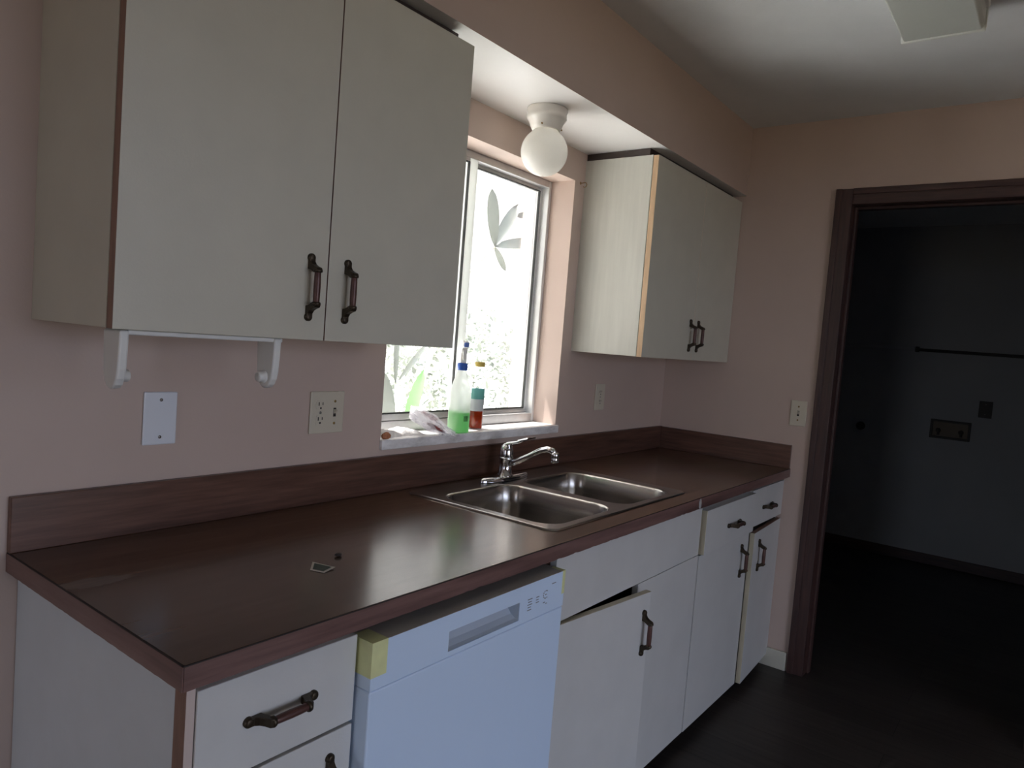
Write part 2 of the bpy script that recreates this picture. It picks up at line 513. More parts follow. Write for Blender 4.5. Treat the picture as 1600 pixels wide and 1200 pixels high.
# ------------------------------------------------------------------ window
win = bpy.data.objects.new('window_1', None); COL.objects.link(win); win.location = ((W0 + W1) / 2, .13, WZ0)
struct(win, 'aluminium sliding window above the sink', 'window')
FY0, FY1 = .108, .168
bm = B()
box(bm, W0, W0 + .016, FY0, FY1, WZ0, WZ1)
box(bm, W1 - .016, W1, FY0, FY1, WZ0, WZ1, mi=1)
box(bm, W0 + .016, W1 - .016, FY0, FY1, WZ1 - .026, WZ1)
box(bm, W0 + .016, W1 - .016, FY0, FY1, WZ0, WZ0 + .034)
box(bm, W0 + .016, W1 - .016, FY0 + .027, FY0 + .031, WZ0 + .034, WZ0 + .046)   # track rib
obj('window_frame', bm, [M['alu'], M['alu_light']], win, bevel=.002)
def sash(x0, x1, y0, y1, z0, z1, s, left):
    bm = B()
    mi = 1
    sr = s + .017 if left else s - .008
    box(bm, x0, x0 + s, y0, y1, z0, z1)
    box(bm, x1 - sr, x1, y0, y1, z0, z1, mi=1 if left else 2)
    box(bm, x0 + s, x1 - sr, y0, y1, z1 - s * .7, z1)
    box(bm, x0 + s, x1 - sr, y0, y1, z0, z0 + s * .8)
    so = obj('sash', bm, [M['alu'], M['alu_glow'], M['alu_light']], win, bevel=.0015)
    ym = (y0 + y1) / 2
    obj('pane', bx(x0 + s - .004, x1 - sr + .004, ym - .002, ym + .002, z0 + s * .8 - .004, z1 - s * .7 + .004), M['pane'], so)
    g = B()
    t = .003
    gx0, gx1, gz0, gz1 = x0 + s, x1 - sr, z0 + s * .8, z1 - s * .7
    box(g, gx0, gx0 + t, y0 - .001, ym - .002, gz0, gz1); box(g, gx1 - t, gx1, y0 - .001, ym - .002, gz0, gz1)
    box(g, gx0 + t, gx1 - t, y0 - .001, ym - .002, gz0, gz0 + t * 1.6); box(g, gx0 + t, gx1 - t, y0 - .001, ym - .002, gz1 - t, gz1)
    obj('gasket', g, M['gasket'], so)
sash(W0 + .010, 1.413, .110, .132, WZ0 + .036, WZ1 - .020, .026, True)
sash(1.398, W1 - .010, .142, .164, WZ0 + .030, WZ1 - .020, .026, False)

# marble sill
bm = B()
box(bm, W0 - .004, W1 + .006, -.014, 0, SILL - .03, SILL)
box(bm, W0, W1, 0, FY0 + .01, SILL - .03, SILL)
struct(obj('trim_1', bm, M['marble'], bevel=.003), 'grey-white marble window sill', 'window sill')

# ------------------------------------------------------------------ handle
A_X, A_Y, A_Z = V((1, 0, 0)), V((0, 1, 0)), V((0, 0, 1))
def handle_bm(c, A, N, bm=None):
    """arched pull: c on the surface, A along the bar, N out of the surface"""
    bm = bm or B()
    c, A, N = V(c), V(A), V(N); Wd = A.cross(N)
    for s in (1, -1):
        foot = [(.066, 0), (.066, .0055), (.060, .0075), (.053, .0080), (.047, .0125), (.043, .020), (.040, .030), (.035, .0325),
                (.030, .031), (.030, .019), (.033, .014), (.036, .008), (.037, 0)]
        prism(bm, [(s * l, n) for l, n in foot], c, A, N, Wd, -.0068, .0068, 0)
        # round screw end and collar
        lathe(bm, [(.0085, 0), (.0085, .005), (.006, .0085), (0, .009)], c + A * s * .060, 14, 0, axis=N)
        lathe(bm, [(0, -.003), (.0085, -.003), (.0095, 0), (.0085, .004), (0, .004)], c + A * s * .033 + N * .0255, 14, 0, axis=A)
    tube(bm, [c + A * l + N * .0255 for l in (-.034, -.02, 0, .02, .034)], [.0062, .0068, .0072, .0068, .0062], 14, 1)
    return bm
def handle(c, A, N, parent, rot=None):
    bm = handle_bm(c, A, N)
    return obj('handle', bm, [M['bronze'], M['bar']], parent, bevel=.0012, label='antique bronze pull with copper-brown bar')

# ------------------------------------------------------------------ wall cabinets
NY = V((0, -1, 0))
def wall_cabinet(x0, x1, zb, zt, yd, seam, hx, hz, label, edge, side_mat, strip_to):
    t = thing('wall_cabinet', label, 'cabinet', ((x0 + x1) / 2, yd / 2, zb), 'cream wall cabinets')
    th = .022
    sg = .0012 if seam < 1 else .0005
    bm = B()
    box(bm, x0, x0 + .016, yd + th + .002, 0, zb, zt)
    box(bm, x1 - .016, x1, yd + th + .002, 0, zb, zt)
    box(bm, x0 + .016, x1 - .016, yd + th + .002, 0, zb + .004, zb + .02)
    box(bm, x0 + .016, x1 - .016, yd + th + .002, 0, zt - .016, zt)
    box(bm, x0 + .016, x1 - .016, -.006, 0, zb + .02, zt - .016)
    obj('body', bm, side_mat, t, bevel=.001)
    obj('filler_strip', bx(x0 + .004, min(x1, XR) - .022, yd + .040, -.001, zt, min(zt + strip_to, ZS)), M['dark_gap'], t, label='dark strip between cabinet top and soffit')
    for a, b, hxx in ((x0, seam - sg, hx[0]), (seam + sg, x1 - .003, hx[1])):
        dr = obj('door', bx(a, b, yd, yd + th, zb - .001, zt - .002, faces={'-x': 1, '+x': 1}), [M['cream'], edge], t, bevel=.0012)
        handle((hxx, yd, hz), A_Z, NY, dr)
    return t
wall_cabinet(.027, .856, 1.360, 2.110, -.335, .450, (.405, .499), 1.466,
             'large cream two-door wall cabinet left of the window', M['brown_edge'], M['cream'], .028)
wall_cabinet(1.934, XR - .001, 1.366, 2.118, -.315, 2.392, (2.352, 2.433), 1.468,
             'smaller cream two-door wall cabinet right of the window, in the corner', M['tan_edge'], M['cream_grain'], .026)

# ------------------------------------------------------------------ base cabinets
YD = -.631      # door and drawer faces
ZB = .876       # top of cabinets
# left end cabinet: drawer above a door
t = thing('base_cabinet', 'narrow cream base cabinet with drawer at the left end of counter', 'cabinet', (.175, -.32, 0), 'cream base cabinets')
bm = B()
box(bm, .020, .034, -.597, -.002, 0, ZB, mi=1)
box(bm, .318, .332, -.597, -.003, .06, ZB)
box(bm, .034, .318, -.597, -.003, .06, .076)
box(bm, .034, .318, -.010, -.003, .076, ZB)
obj('body', bm, [M['cream_cool_lit'], M['end_white']], t, bevel=.001)
obj('end_stile', bx(.020, .034, -.628, -.597, 0, ZB, faces={'-x': 1}), [M['pink_edge'], M['brown_edge']], t, bevel=.001, label='pinkish front stile with brown raw edge')
obj('toe_kick', bx(.034, .318, -.56, -.55, 0, .06), M['dark_gap'], t)
obj('face_rail', bx(.034, .332, -.609, -.598, .855, ZB), M['pink_edge'], t)
dw_ = obj('drawer', bx(.0355, .330, YD, YD + .02, .702, .857), [M['cream_cool_lit']], t, bevel=.0015)
handle((.179, YD, .780), A_X, NY, dw_)
dr = obj('door', bx(.0355, .330, YD, YD + .02, .055, .696), [M['cream_cool_lit']], t, bevel=.0015)
handle((.283, YD, .592), A_Z, NY, dr)

# sink cabinet
SX0, SX1 = .962, 1.880
t = thing('base_cabinet', 'wide cream sink cabinet with one door hanging ajar', 'cabinet', ((SX0 + SX1) / 2, -.32, 0), 'cream base cabinets')
bm = B()
box(bm, SX0, SX0 + .014, -.610, -.003, .06, ZB)
box(bm, SX1 - .014, SX1, -.610, -.003, .06, ZB)
box(bm, SX0 + .014, SX1 - .014, -.610, -.003, .06, .076)
box(bm, SX0 + .014, SX1 - .014, -.010, -.003, .076, ZB)
obj('body', bm, [M['inside']], t)
obj('false_front', bx(SX0, 1.874, YD, YD + .02, .697, .868), M['cream_cool_lit'], t, bevel=.0015)
obj('toe_kick', bx(SX0, SX1, -.56, -.55, 0, .06), M['dark_gap'], t)
# hanging-open door, hinged at its left edge
HX, HW, AN = .968, .452, math.radians(6.3)
bm = bx(HX, HX + HW, YD, YD + .02, .055, .690, faces={'+z': 1, '+x': 1})
hb = handle_bm((HX + .418, YD, .574), A_Z, NY)
R_ = Matrix.Translation((HX, YD + .02, 0)) @ Matrix.Rotation(-AN, 4, 'Z') @ Matrix.Translation((-HX, -YD - .02, 0))
for b_ in (bm, hb): bmesh.ops.transform(b_, matrix=R_, verts=b_.verts[:])
dr = obj('door', bm, [M['cream_cool_lit'], M['pale_edge']], t, bevel=.0015, label='cream door standing slightly ajar')
obj('handle', hb, [M['bronze'], M['bar']], dr, bevel=.0012, label='antique bronze pull with copper-brown bar')
dr = obj('door', bx(HX + HW + .004, 1.876, YD, YD + .02, .055, .6952), [M['cream_cool_lit']], t, bevel=.0015)
handle((HX + HW + .030, YD, .540), A_Z, NY, dr)

# right cabinet: two drawers over two doors
RX0, RX1 = 1.884, XR - .002
t = thing('base_cabinet', 'cream base cabinet with two drawers over two doors at right wall', 'cabinet', ((RX0 + RX1) / 2, -.32, 0), 'cream base cabinets')
bm = B()
box(bm, RX0, RX0 + .014, -.610, -.003, .06, ZB)
box(bm, RX1 - .014, RX1, -.610, -.003, .06, ZB)
box(bm, RX0 + .014, RX1 - .014, -.610, -.003, .06, .076)
box(bm, RX0 + .014, RX1 - .014, -.010, -.003, .076, ZB)
box(bm, RX0 + .014, RX1 - .014, -.610, -.598, .842, ZB)
box(bm, 2.385, 2.425, -.610, -.598, .076, .842)
obj('body', bm, [M['cream_cool_lit']], t)
obj('toe_kick', bx(RX0, RX1, -.56, -.55, 0, .06), M['dark_gap'], t)
SM = 2.405
dr = obj('drawer', bx(RX0 + .008, SM - .0015, YD - .013, YD + .02, .694, .852, faces={'-x': 1}), [M['cream_cool_lit'], M['pale_edge']], t, bevel=.0015)
handle((2.17, YD - .013, .765), A_X, NY, dr)
dr = obj('drawer', bx(SM + .0012, RX1, YD, YD + .02, .702, .858), [M['cream_cool_lit'], M['pale_edge']], t, bevel=.0015)
handle((2.608, YD, .772), A_X, NY, dr)
dr = obj('door', bx(RX0 + .002, SM - .0015, YD, YD + .02, .052, .690), [M['cream_cool_lit'], M['pale_edge']], t, bevel=.0015)
handle((2.320, YD, .586), A_Z, NY, dr)
bm = bx(SM + .010, RX1, YD, YD + .02, .052, .684, faces={'-x': 1, '+z': 2})
hb = handle_bm((2.490, YD, .580), A_Z, NY)
R_ = Matrix.Translation((RX1, YD + .02, 0)) @ Matrix.Rotation(math.radians(2.6), 4, 'Z') @ Matrix.Translation((-RX1, -YD - .02, 0))
for b_ in (bm, hb): bmesh.ops.transform(b_, matrix=R_, verts=b_.verts[:])
dr = obj('door', bm, [M['cream_cool_lit'], M['pale_edge'], M['brown_edge']], t, bevel=.0015)
obj('handle', hb, [M['bronze'], M['bar']], dr, bevel=.0012, label='antique bronze pull with copper-brown bar')

# ------------------------------------------------------------------ countertop
SKX0, SKX1, SKY0, SKY1 = 1.008, 1.838, -.586, -.048   # sink outline
t = thing('countertop', 'long brown wood-grain laminate countertop with backsplash', 'countertop', (1.41, -.33, ZB))
hx0, hx1, hy0, hy1 = SKX0 + .02, SKX1 - .02, SKY0 + .02, SKY1 - .02
bm = B()
for a, b, c, e in ((.002, hx0, YE + .001, -.001), (hx1, XR - .001, YE + .001, -.001), (hx0, hx1, YE + .001, hy0), (hx0, hx1, hy1, -.001)):
    box(bm, a, b, c, e, ZT - .036, ZT)
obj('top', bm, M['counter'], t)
def ragged(along, a, b, fix, out, m, nm):
    """edging strip whose underside is chipped"""
    n = 260 if along == 'x' else 70
    bm = B()
    rings = []
    for i in range(n + 1):
        u = a + (b - a) * i / n
        zb = ZT - .0375 + (random.uniform(-.0004, .0004) if (random.random() < .85 or along == 'y' or u < .33) else random.uniform(-.001, .0022))
        q = []
        for off, z in ((0, zb), (out, zb), (out, ZT - .0022), (0, ZT - .0022)):
            q.append(bm.verts.new((u, fix + off, z) if along == 'x' else (fix + off, u, z)))
        rings.append(q)
    for r, s in zip(rings, rings[1:]):
        for k in range(4):
            bm.faces.new((r[k], r[(k + 1) % 4], s[(k + 1) % 4], s[k]))
    bm.faces.new(rings[0]); bm.faces.new(rings[-1])
    return obj(nm, bm, m, t, label='reddish wood-grain laminate edging')
ragged('x', .0012, XR - .001, YE, -.0016, M['edge_x'], 'front_edging')
ragged('y', YE, -.001, .001, -.0016, M['edge_y'], 'end_edging')
bm = B()
box(bm, .0, XR - .001, YE - .0012, YE + .002, ZT - .0022, ZT - .0004)
box(bm, .0, .003, YE, -.001, ZT - .0022, ZT - .0004)
obj('edge_seam', bm, M['kraft'], t)
obj('backsplash', bx(.0, XR - .001, -.016, -.0005, ZT, ZT + .108), M['splash_x'], t, bevel=.0015)
obj('side_splash', bx(XR - .016, XR - .0005, YE + .002, -.0165, ZT, ZT + .106), M['splash_y'], t, bevel=.0015)
bm = B()
bmesh.ops.create_icosphere(bm, subdivisions=3, radius=1)
for v in bm.verts:
    v.co = V((1.795 + v.co.x * .011, YE - .001 + v.co.y * .003, ZT - .02 + v.co.z * .019)) + V((random.uniform(-1, 1) * .002, 0, random.uniform(-1, 1) * .002))
obj('caulk_smear', bm, M['caulk'], t, smooth=True, label='grey dried caulk smear')

# ------------------------------------------------------------------ sink
t = thing('kitchen_sink', 'double bowl stainless steel sink set in brown counter', 'sink', ((SKX0 + SKX1) / 2, (SKY0 + SKY1) / 2, ZT - .17))
bowls = ((1.044, 1.395, -.556, -.142), (1.440, 1.792, -.556, -.142))
bm = B()
def loop(pts, z):
    vs = [bm.verts.new((x, y, z)) for x, y in pts]
    es = [bm.edges.new((vs[i], vs[(i + 1) % len(vs)])) for i in range(len(vs))]
    return vs, es
zt = ZT + .0045
o1, e1 = loop(rrect(SKX0 + .008, SKX1 - .008, SKY0 + .008, SKY1 - .008, .03), zt)
E = list(e1)
holes = []
for b in bowls:
    h, eh = loop(rrect(*b, .065, 8), zt - .0015)
    holes.append(h); E += eh
bmesh.ops.triangle_fill(bm, use_beauty=True, use_dissolve=False, edges=E)
prev = o1
for off, z in ((.004, ZT + .0052), (.001, ZT + .0042), (0, ZT + .0006)):
    r = [bm.verts.new((x, y, z)) for x, y in rrect(SKX0 + off, SKX1 - off, SKY0 + off, SKY1 - off, .032)]
    for i in range(len(r)):
        f = bm.faces.new((prev[i], prev[(i + 1) % len(r)], r[(i + 1) % len(r)], r[i])); f.smooth = True
    prev = r
obj('deck', bm, M['steel'], t)
for b in bowls:
    bm = B()
    prev = None
    cx, cy = (b[0] + b[1]) / 2, (b[2] + b[3]) / 2
    for ins, dz, r in ((0, -.0015, .065), (.004, -.003, .064), (.007, -.008, .062), (.010, -.06, .062), (.016, -.12, .062), (.024, -.142, .058), (.040, -.154, .05), (.07, -.158, .04), (.13, -.161, .02)):
        ring = [bm.verts.new((x, y, zt + dz)) for x, y in rrect(b[0] + ins, b[1] - ins, b[2] + ins, b[3] - ins, r, 8)]
        if prev:
            for i in range(len(ring)):
                f = bm.faces.new((prev[i], prev[(i + 1) % len(ring)], ring[(i + 1) % len(ring)], ring[i])); f.smooth = True
        prev = ring
    bm.faces.new(prev)
    bw = obj('bowl', bm, M['steel_z'], t)
    bm = B()
    lathe(bm, [(.046, 0), (.044, .003), (.036, .0035), (.032, -.002), (.0, -.002)], (cx, cy, zt - .1605), 28)
    for k in range(6):
        a = k * PI / 3
        lathe(bm, [(.004, .0005), (0, .0006)], (cx + .018 * math.cos(a), cy + .018 * math.sin(a), zt - .1622), 8)
    obj('drain', bm, M['drain'], bw)

# ------------------------------------------------------------------ faucet
FX, FY, FZ = 1.430, -.098, ZT + .0048
t = thing('faucet', 'chrome single-lever faucet at the back of sink', 'faucet', (FX, FY, FZ))
bm = B()
out_ = []
for s, hw, hl in ((0, .030, .128), (.007, .030, .128), (.012, .026, .124), (.015, .018, .115)):
    r = []
    for k in range(48):
        a = 2 * PI * k / 48
        ux, uy = math.cos(a), math.sin(a)
        px = math.copysign(abs(ux) ** .75, ux) * hl
        py = math.copysign(abs(uy) ** .9, uy) * hw * (1 - .25 * abs(ux) ** 2)
        r.append(bm.verts.new((FX + px, FY + py, FZ + s)))
    if out_:
        for k in range(48):
            f = bm.faces.new((out_[-1][k], out_[-1][(k + 1) % 48], r[(k + 1) % 48], r[k])); f.smooth = True
    out_.append(r)
bm.faces.new(out_[-1])
obj('base_plate', bm, M['chrome'], t)
bm = B()
lathe(bm, [(.028, .013), (.027, .018), (.0225, .022), (.0215, .045), (.0215, .066), (.024, .068), (.0245, .073), (.023, .076), (.0, .076)], (FX, FY, FZ), 32)
obj('body', bm, M['chrome'], t)
bm = B()
lathe(bm, [(.0225, .076), (.0235, .085), (.0225, .100), (.018, .114), (.010, .121), (0, .123)], (FX, FY, FZ), 32)
obj('cap', bm, M['chrome'], t)
bm = B()
lz = FZ
tube(bm, [(FX, FY + .010, lz + .108), (FX, FY - .006, lz + .121), (FX, FY - .022, lz + .126), (FX, FY - .045, lz + .132), (FX, FY - .066, lz + .143)],
     [.012, .0115, .009, .0075, .008], 14, flat=(1.2, .7))
prism(bm, [(-.026, -.0025), (-.022, .0025), (.022, .0025), (.026, -.0025)], (FX, FY - .062, lz + .143), A_X, V((0, .35, .94)), V((0, -.94, .30)), -.004, .040)
obj('lever', bm, M['chrome'], t, bevel=.001)
bm = B()
sp = [(FX, FY - .012, lz + .052), (FX, FY - .045, lz + .067), (FX, FY - .095, lz + .093), (FX, FY - .140, lz + .119), (FX, FY - .165, lz + .127), (FX, FY - .185, lz + .125), (FX, FY - .196, lz + .116)]
tube(bm, sp, [.0115, .0105, .0095, .0095, .0105, .011, .0105], 16)
obj('spout', bm, M['chrome'], t)
bm = B()
lathe(bm, [(0, .018), (.011, .018), (.0125, .012), (.0125, .002), (.0115, .0), (.0125, -.002), (.0125, -.014), (.010, -.016), (0, -.016)], (FX, FY - .197, lz + .103), 20)
obj('aerator', bm, M['chrome'], t)

# ------------------------------------------------------------------ dishwasher
DX0, DX1, DYF = .336, .950, -.664
t = thing('dishwasher', 'white dishwasher with taped corners under the brown counter', 'dishwasher', ((DX0 + DX1) / 2, -.33, 0))
obj('tub', bx(DX0 + .006, DX1 - .006, -.600, -.04, .06, .843), M['dw_dark'], t)
obj('toe_panel', bx(DX0 + .006, DX1 - .006, -.59, -.575, 0, .11), M['dw'], t)
obj('door', bx(DX0, DX1, DYF, -.602, .115, .760), M['dw'], t, bevel=.004, seg=3)
# control panel with a recessed grip
px0, px1, pz0, pz1 = .537, .770, .772, .813
cz0, cz1 = .7615, .848
bm = B()
yb = -.602
def quad(*p, mi=0):
    f = bm.faces.new([bm.verts.new(q) for q in p]); f.material_index = mi
for x0, x1, z0, z1 in ((DX0, px0, cz0, cz1), (px1, DX1, cz0, cz1), (px0, px1, cz0, pz0), (px0, px1, pz1, cz1)):
    box(bm, x0, x1, DYF, yb, z0, z1, faces={'+z': 1} if z1 == cz1 else None)
bmesh.ops.remove_doubles(bm, verts=bm.verts[:], dist=1e-5)
obj('control_panel', bm, [M['dw'], M['dw_dark']], t)
bm = B()
qx0, qx1 = px0 + .0006, px1 - .0006
prof = [(DYF + .0012, pz0 + .0005), (DYF + .010, pz0 + .003), (DYF + .022, pz0 + .010), (DYF + .032, pz0 + .022), (DYF + .036, pz1 - .004), (DYF + .034, pz1 - .0006), (DYF + .0012, pz1 - .0006)]
for (a0, b0), (a1, b1) in zip(prof, prof[1:]):
    quad((qx0, a0, b0), (qx1, a0, b0), (qx1, a1, b1), (qx0, a1, b1))
for xx in (qx0, qx1):
    bm.faces.new([bm.verts.new((xx, a, b)) for a, b in prof])
obj('handle_pocket', bm, M['dw_shaded'], t, recalc=False)
# printed marks right of the grip
bm = B()
def mk(x, z, w, h):
    box(bm, x, x + w, DYF - .0004, DYF + .001, z, z + h)
for i, w in enumerate((.018, .014, .018, .012, .016)):
    mk(.800 + (i % 2) * .002, .810 - i * .0062, w, .0022)
for i, w in enumerate((.012, .010, .012)):
    mk(.833, .808 - i * .0062, w, .0022)
for k in range(9):
    a = math.radians(60 + k * 30)
    mk(.872 + .010 * math.cos(a) - .0015, .806 + .009 * math.sin(a), .0035, .0024)
mk(.868, .806, .008, .002)
mk(.862, .788, .009, .0022); mk(.873, .784, .006, .0022)
mk(.896, .826, .016, .0022)
obj('printed_marks', bm, M['mark'], t, label='small grey printed symbols')
def tape(bmx): return obj('tape_strip', bmx, M['tape'], t, label='pale yellow tape strip')
def corner_tape(x_edge, sgn, w, ret, z0):
    bm = B()
    e = .0008
    poly = [(x_edge - sgn * e, DYF - e), (x_edge + sgn * w, DYF - e), (x_edge + sgn * w, DYF + .0005), (x_edge + sgn * .0005, DYF + .0005), (x_edge + sgn * .0005, DYF + ret), (x_edge - sgn * e, DYF + ret)]
    prism(bm, poly, (0, 0, 0), A_X, A_Y, A_Z, z0, .8482)
    box(bm, min(x_edge - sgn * e, x_edge + sgn * w), max(x_edge - sgn * e, x_edge + sgn * w), DYF - e, DYF + ret, .84825, .8490)
    tape(bm)
corner_tape(DX0, 1, .036, .052, .785)
corner_tape(DX1, -1, .010, .034, .792)

# ------------------------------------------------------------------ paper towel holder under the left wall cabinet
t = thing('paper_towel_holder', 'empty white paper towel holder under the large left wall cabinet', 'paper towel holder', (.2, -.29, 1.26))
obj('mount_plate', bx(.060, .362, -.318, -.262, 1.350, 1.3585), M['white_plastic'], t, bevel=.002)
def arm(x, s):
    bm = B()
    prof = [(-.031, 0), (.031, 0), (.0295, -.035), (.027, -.066), (.0235, -.082), (.017, -.093), (.009, -.099), (0, -.101), (-.009, -.099), (-.017, -.093), (-.0235, -.082), (-.027, -.066), (-.0295, -.035)]
    prism(bm, prof, (x, -.292, 1.3575), A_Y, A_Z, A_X, -s * .009, s * .007)
    return obj('arm', bm, M['white_plastic'], t, bevel=.004, seg=3)
a1 = arm(.054, 1)
a2 = arm(.348, -1)
for x, s, a_ in ((.062, 1, a1), (.340, -1, a2)):
    bm = B()
    lathe(bm, [(0, -.002), (.014, -.002), (.013, .003), (.0105, .004), (.0105, .012), (.009, .014), (0, .014)], (x, -.292, 1.279), 20, axis=(s, 0, 0))
    obj('peg', bm, M['white_plastic'], a_)

# ------------------------------------------------------------------ wall plates
def screw(parent, p, N, m='screw'):
    bm = B()
    lathe(bm, [(.0038, 0), (.0034, .0012), (0, .0014)], p, 12, axis=N)
    obj('screw', bm, M[m], parent)
def plate(name, label, cat, c, w, h, m, N, group):
    t = thing(name, label, cat, c, group)
    bm = B()
    c = V(c)
    if N == 'y': box(bm, c.x - w / 2, c.x + w / 2, c.y - .006, c.y, c.z - h / 2, c.z + h / 2)
    else: box(bm, c.x - .006, c.x, c.y - w / 2, c.y + w / 2, c.z - h / 2, c.z + h / 2)
    obj('plate', bm, M[m], t, bevel=.003, seg=3)
    return t
GP = 'wall plates over the counter'
t = plate('blank_wall_plate', 'blank white wall plate below the paper towel holder', 'wall plate', (.281, -.0005, 1.160), .074, .117, 'plate_white', 'y', GP)
screw(t, (.281, -.0065, 1.201), NY); screw(t, (.281, -.0065, 1.119), NY)
t = plate('outlet_switch_plate', 'ivory plate with double outlet and switch, left of the window', 'outlet', (.735, -.0005, 1.158), .112, .114, 'plate_ivory', 'y', GP)
def receptacle(t, c, N='y'):
    bm = B()
    poly = [(.0165 * math.cos(a) if abs(math.cos(a)) < .99 else .0165 * math.cos(a), max(-.0135, min(.0135, .0175 * math.sin(a)))) for a in [2 * PI * k / 28 for k in range(28)]]
    if N == 'y': prism(bm, poly, c, A_X, A_Z, NY, -.002, .0012)
    r = obj('receptacle', bm, M['plate_ivory'], t)
    bm = B()
    cx, cy, cz = c
    box(bm, cx - .0078, cx - .0050, cy - .0018, cy, cz - .001, cz + .0085)
    box(bm, cx + .0050, cx + .0074, cy - .0018, cy, cz + .0005, cz + .0080)
    prism(bm, [(.0027 * math.cos(2 * PI * k / 12), .0027 * math.sin(2 * PI * k / 12)) for k in range(12)], (cx, cy, cz - .0075), A_X, A_Z, NY, 0, .0018)
    obj('slots', bm, M['slot'], r, label='dark outlet slots')
receptacle(t, (.711, -.0065, 1.178)); receptacle(t, (.711, -.0065, 1.138))
screw(t, (.711, -.0065, 1.158), NY)
obj('switch_slot', bx(.7545, .7635, -.0069, -.006, 1.146, 1.170), M['slot'], t)
bm = B(); prism(bm, [(0, -.006), (.010, .004), (.011, .008), (0, .006)], (.759, -.0065, 1.160), NY, A_Z, A_X, -.0035, .0035)
obj('toggle', bm, M['plate_ivory'], t)
screw(t, (.759, -.0065, 1.188), NY, 'brass'); screw(t, (.759, -.0065, 1.128), NY, 'brass')
t = plate('outlet_plate', 'ivory double outlet under the corner wall cabinet', 'outlet', (2.190, -.0005, 1.176), .078, .114, 'plate_ivory', 'y', GP)
receptacle(t, (2.190, -.0065, 1.196)); receptacle(t, (2.190, -.0065, 1.156)); screw(t, (2.190, -.0065, 1.176), NY)
NX = V((-1, 0, 0))
t = plate('light_switch', 'ivory light switch plate beside the dark door frame', 'light switch', (XR - .0005, -.662, 1.165), .070, .114, 'plate_ivory', 'x', GP)
obj('switch_slot', bx(XR - .007, XR - .006, -.6665, -.6575, 1.153, 1.177), M['slot'], t)
bm = B(); prism(bm, [(0, -.006), (.010, .004), (.011, .008), (0, .006)], (XR - .0065, -.662, 1.167), NX, A_Z, A_Y, -.0035, .0035)
obj('toggle', bm, M['plate_ivory'], t)
screw(t, (XR - .0065, -.662, 1.195), NX, 'brass'); screw(t, (XR - .0065, -.662, 1.135), NX, 'brass')

# small hook on the wall beside the corner cabinet
bm = B()
lathe(bm, [(.006, 0), (.006, .002), (.003, .004), (0, .004)], (1.905, .0015, 2.026), 14, axis=NY)
tube(bm, [(1.905, -.002, 2.026), (1.905, -.012, 2.026)] + [(1.905 + .0 , -.020 - .009 * math.sin(a), 2.018 + .009 * math.cos(a)) for a in [k * PI / 8 for k in range(0, 11)]], .0016, 8)
tag(obj('cup_hook', bm, M['hook']), 'tiny brass hook on pink wall between window and corner cabinet', 'hook')

# ------------------------------------------------------------------ lights (both switched off)
gx, gy = 1.416, -.165
t = thing('globe_light', 'white globe lamp under the soffit above the sink', 'ceiling lamp', (gx, gy, ZS), 'kitchen lights')
bm = B()
lathe(bm, [(0, 0), (.066, 0), (.067, -.006), (.064, -.016), (.065, -.024), (.066, -.030), (.062, -.036), (.056, -.044), (.051, -.058), (.047, -.066), (.044, -.068), (0, -.068)], (gx, gy, ZS - .0005), 40)
obj('canopy', bm, M['porcelain'], t)
for a in (200, 320, 80):
    r_ = math.radians(a)
    bm = B()
    lathe(bm, [(0, 0), (.0028, 0), (.0028, .008), (0, .009)], (gx + .046 * math.cos(r_), gy + .046 * math.sin(r_), ZS - .060), 10, axis=(math.cos(r_), math.sin(r_), 0))
    obj('screw', bm, M['brass'], t)
bm = B()
gr, gz = .0765, ZS - .138
prof = [(.040, .0655 + .003)]
for k in range(1, 25):
    a = math.radians(58 - k * (148 / 24))
    prof.append((max(0, gr * math.cos(a)), gr * math.sin(a)))
prof[-1] = (0, -gr)
lathe(bm, prof, (gx, gy, gz), 48)
obj('globe', bm, M['opal'], t)

fx0, fx1, fy0, fy1, fz = .70, 1.935, -1.300, -1.090, ZC - .080
t = thing('fluorescent_light', 'long grey box light fixture on the main ceiling', 'ceiling lamp', ((fx0 + fx1) / 2, (fy0 + fy1) / 2, ZC), 'kitchen lights')
obj('housing', bx(fx0 + .01, fx1 - .01, fy0 - .008, fy1 + .008, ZC - .022, ZC - .0005), M['ceiling'], t, bevel=.003)
bm = B()
prism(bm, [(fy0 + .006, fz), (fy1 - .006, fz), (fy1, fz + .012), (fy1, ZC - .022), (fy0, ZC - .022), (fy0, fz + .012)], (0, 0, 0), A_Y, A_Z, A_X, fx0 + .012, fx1 - .012)
obj('lens', bm, M['lens'], t, bevel=.004)
for a, b in ((fx0, fx0 + .012), (fx1 - .012, fx1)):
    bm = B(); prism(bm, [(fy0 - .002, fz - .003), (fy1 + .002, fz - .003), (fy1 + .004, fz + .012), (fy1 + .004, ZC - .02), (fy0 - .004, ZC - .02), (fy0 - .004, fz + .012)], (0, 0, 0), A_Y, A_Z, A_X, a, b)
    obj('end_cap', bm, M['lens_end'], t, bevel=.002)

